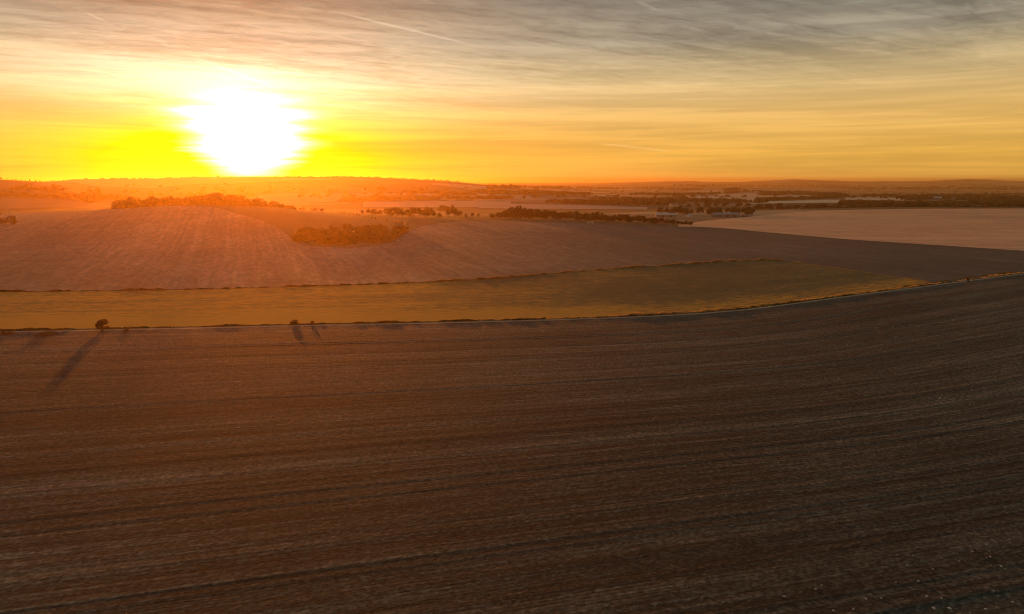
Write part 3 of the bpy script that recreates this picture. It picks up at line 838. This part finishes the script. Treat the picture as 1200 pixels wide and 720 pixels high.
building('barn', 'barn', 'pale roofed low barn half hidden behind the end of the dark tree belt', 782, 1215, 34, 14, 4.0, 2.6, MW['brick'], MW['pale'], -4, 2, 0)
building('shed', 'shed', 'small white gabled shed just right of the pale roofed barn', 809, 1220, 8, 6, 2.8, 1.5, MW['white'], MW['pale'], 20, 1, 1)
building('house', 'house', 'cream walled house standing above the farm among the orange trees', 791, 1900, 22, 10, 7.5, 4.0, MW['cream'], MW['tile'], 12, 1, 4, True)
building('house', 'house', 'cream low cottage above the long grey barn', 838, 1640, 19, 8, 4.2, 3.0, MW['cream'], MW['tile'], -8, 1, 3, True, z=hz(*at(838, 1640)[:2]) + 0.2)
building('barn', 'barn', 'grey roofed barn in the far village near the right edge', 1101, 2550, 44, 17, 6, 4.0, MW['steel'], MW['pale'], 5, 2, 0)
building('barn', 'barn', 'second grey barn close to the right of the village barn', 1122, 2480, 26, 13, 5, 3.5, MW['brick'], MW['slate'], -12, 1, 0)
building('house', 'house', 'white gabled village house between the trees at the right', 1164, 1990, 11, 8, 6.5, 3.5, MW['white'], MW['slate'], 70, 1, 2, True)
building('house', 'house', 'white village house beside the right edge of the view', 1190, 2150, 13, 8, 6, 3.2, MW['white'], MW['tile'], 15, 1, 3, True)
building('house', 'house', 'pale cottage on the shoulder of the crest below the sun', 374, 1500, 13, 7, 6.5, 3.2, MW['white'], MW['tile'], 10, 1, 3, True)
p = cast(413, 273.5, 800.0)
building('hut', 'hut', 'small white hut among the trees of the small wood on the slope', 600 + 869.5*p[0]/p[1], p[1], 4.2, 3, 2.3, 1.0, MW['white'], MW['pale'], 8, 1, 1)
p = cast(692, 261.9, 1000.0)
building('hut', 'hut', 'low white field hut at the edge of the stubble in front of the tree belt', 600 + 869.5*p[0]/p[1], p[1], 7.5, 3, 1.7, 0.7, MW['white'], MW['pale'], 3, 1, 2)
x, y, z = at(255, 3590)
tw = bpy.data.objects.new('tower', None); COL.objects.link(tw); tw.location = (x, y, z - 0.5)
tag(tw, 'slim dark tower alone on the ridge in front of the sun', 'tower')
bm = bmesh.new(); tube(bm, (0, 0, -2), (0, 0, 15), 3.0, 2.4, 12); link('shaft', mesh_of(bm, 'shaft'), MW['brick'], tw)
bm = bmesh.new(); tube(bm, (0, 0, 15), (0, 0, 16.2), 3.1, 3.1, 12); tube(bm, (0, 0, 16.2), (0, 0, 19.5), 2.6, 0.1, 12); link('cap', mesh_of(bm, 'cap'), MW['slate'], tw)

# ------------------------------------------------------------------ pale flints on the plough
STONE = plain('flint', (0.38, 0.34, 0.29), 0.2, 8.0)
def stone_mesh(seed):
    r = random.Random(seed); bm = bmesh.new(); bmesh.ops.create_icosphere(bm, subdivisions=2, radius=1.0)
    sx, sy, sz = r.uniform(.8, 1.2), r.uniform(.6, .9), r.uniform(.45, .7)
    for v in bm.verts:
        d = 1 + 0.22 * math.sin(v.co.x * 3.1 + seed) * math.cos(v.co.y * 2.7 + seed * 2) + r.uniform(-.07, .07)
        v.co = Vector((v.co.x * sx * d, v.co.y * sy * d, v.co.z * sz * d))
    me = mesh_of(bm, 'stone'); me.materials.append(STONE); return me
SM = [stone_mesh(k) for k in range(5)]
st = [(488, 500), (467, 514), (697, 545), (645, 549), (750, 489), (829, 486), (880, 443), (972, 415), (910, 405), (755, 393), (810, 395), (1017, 318), (1019, 382), (1078, 380), (1081, 400), (1068, 402), (1132, 442), (1120, 434), (1093, 520), (910, 546), (883, 582), (1010, 598), (938, 582), (858, 540), (544, 460), (357, 540), (340, 412), (790, 430), (1065, 585), (1068, 357), (1150, 350), (1160, 560), (530, 590), (600, 585)]
for k, (a, b) in enumerate(st):
    p = cast(800 + a/3, 520 + b/3, y0=60.0)
    o = bpy.data.objects.new('stone', SM[k % 5]); COL.objects.link(o); s_ = RND.uniform(.12, .24)
    o.scale = (s_, s_, s_); o.location = (p[0], p[1], hz(*p) + s_ * .35 + .05); o.rotation_euler = (0, 0, RND.uniform(0, 6))
    tag(o, 'small pale flint among those scattered over the ploughed soil in the lower right corner', 'stone', 'pale flints in the lower right corner')
for a, b, l in [(851, 582, 'lone pale flint on the plough left of the scattered flints'), (912, 543, 'lone pale flint on the plough, up and right of the other lone one'), (983, 444, 'pale flint alone in the middle of the ploughed field'),
                (1026, 385, 'pale flint on the plough close below the bending track'), (1037, 413, 'pale flint a little below the one nearest the bending track'), (1102, 467, 'pale flint far out on the right side of the plough')]:
    p = cast(a, b, y0=60.0); o = bpy.data.objects.new('stone', SM[len(l) % 5]); COL.objects.link(o)
    s_ = 0.2 * p[1] / 170; o.scale = (s_, s_, s_); o.location = (p[0], p[1], hz(*p) + s_ * .35 + .05); o.rotation_euler = (0, 0, RND.uniform(0, 6))
    tag(o, l, 'stone', 'single pale flints')
print('trees', N_TREE[0])

HAZE = True
if HAZE:
    x0, x1, y0, y1, z0, z1 = -32500, 32500, -1000, 23200, -40, 130
    bm = bmesh.new(); bmesh.ops.create_cube(bm, size=1)
    for v in bm.verts:
        v.co = Vector(((x0+x1)/2 + v.co.x*(x1-x0), (y0+y1)/2 + v.co.y*(y1-y0), (z0+z1)/2 + v.co.z*(z1-z0)))
    me = bpy.data.meshes.new('haze'); bm.to_mesh(me); bm.free()
    tag(link('haze', me, haze_material()), 'warm evening haze lying over the fields and hills', 'haze', kind='stuff')
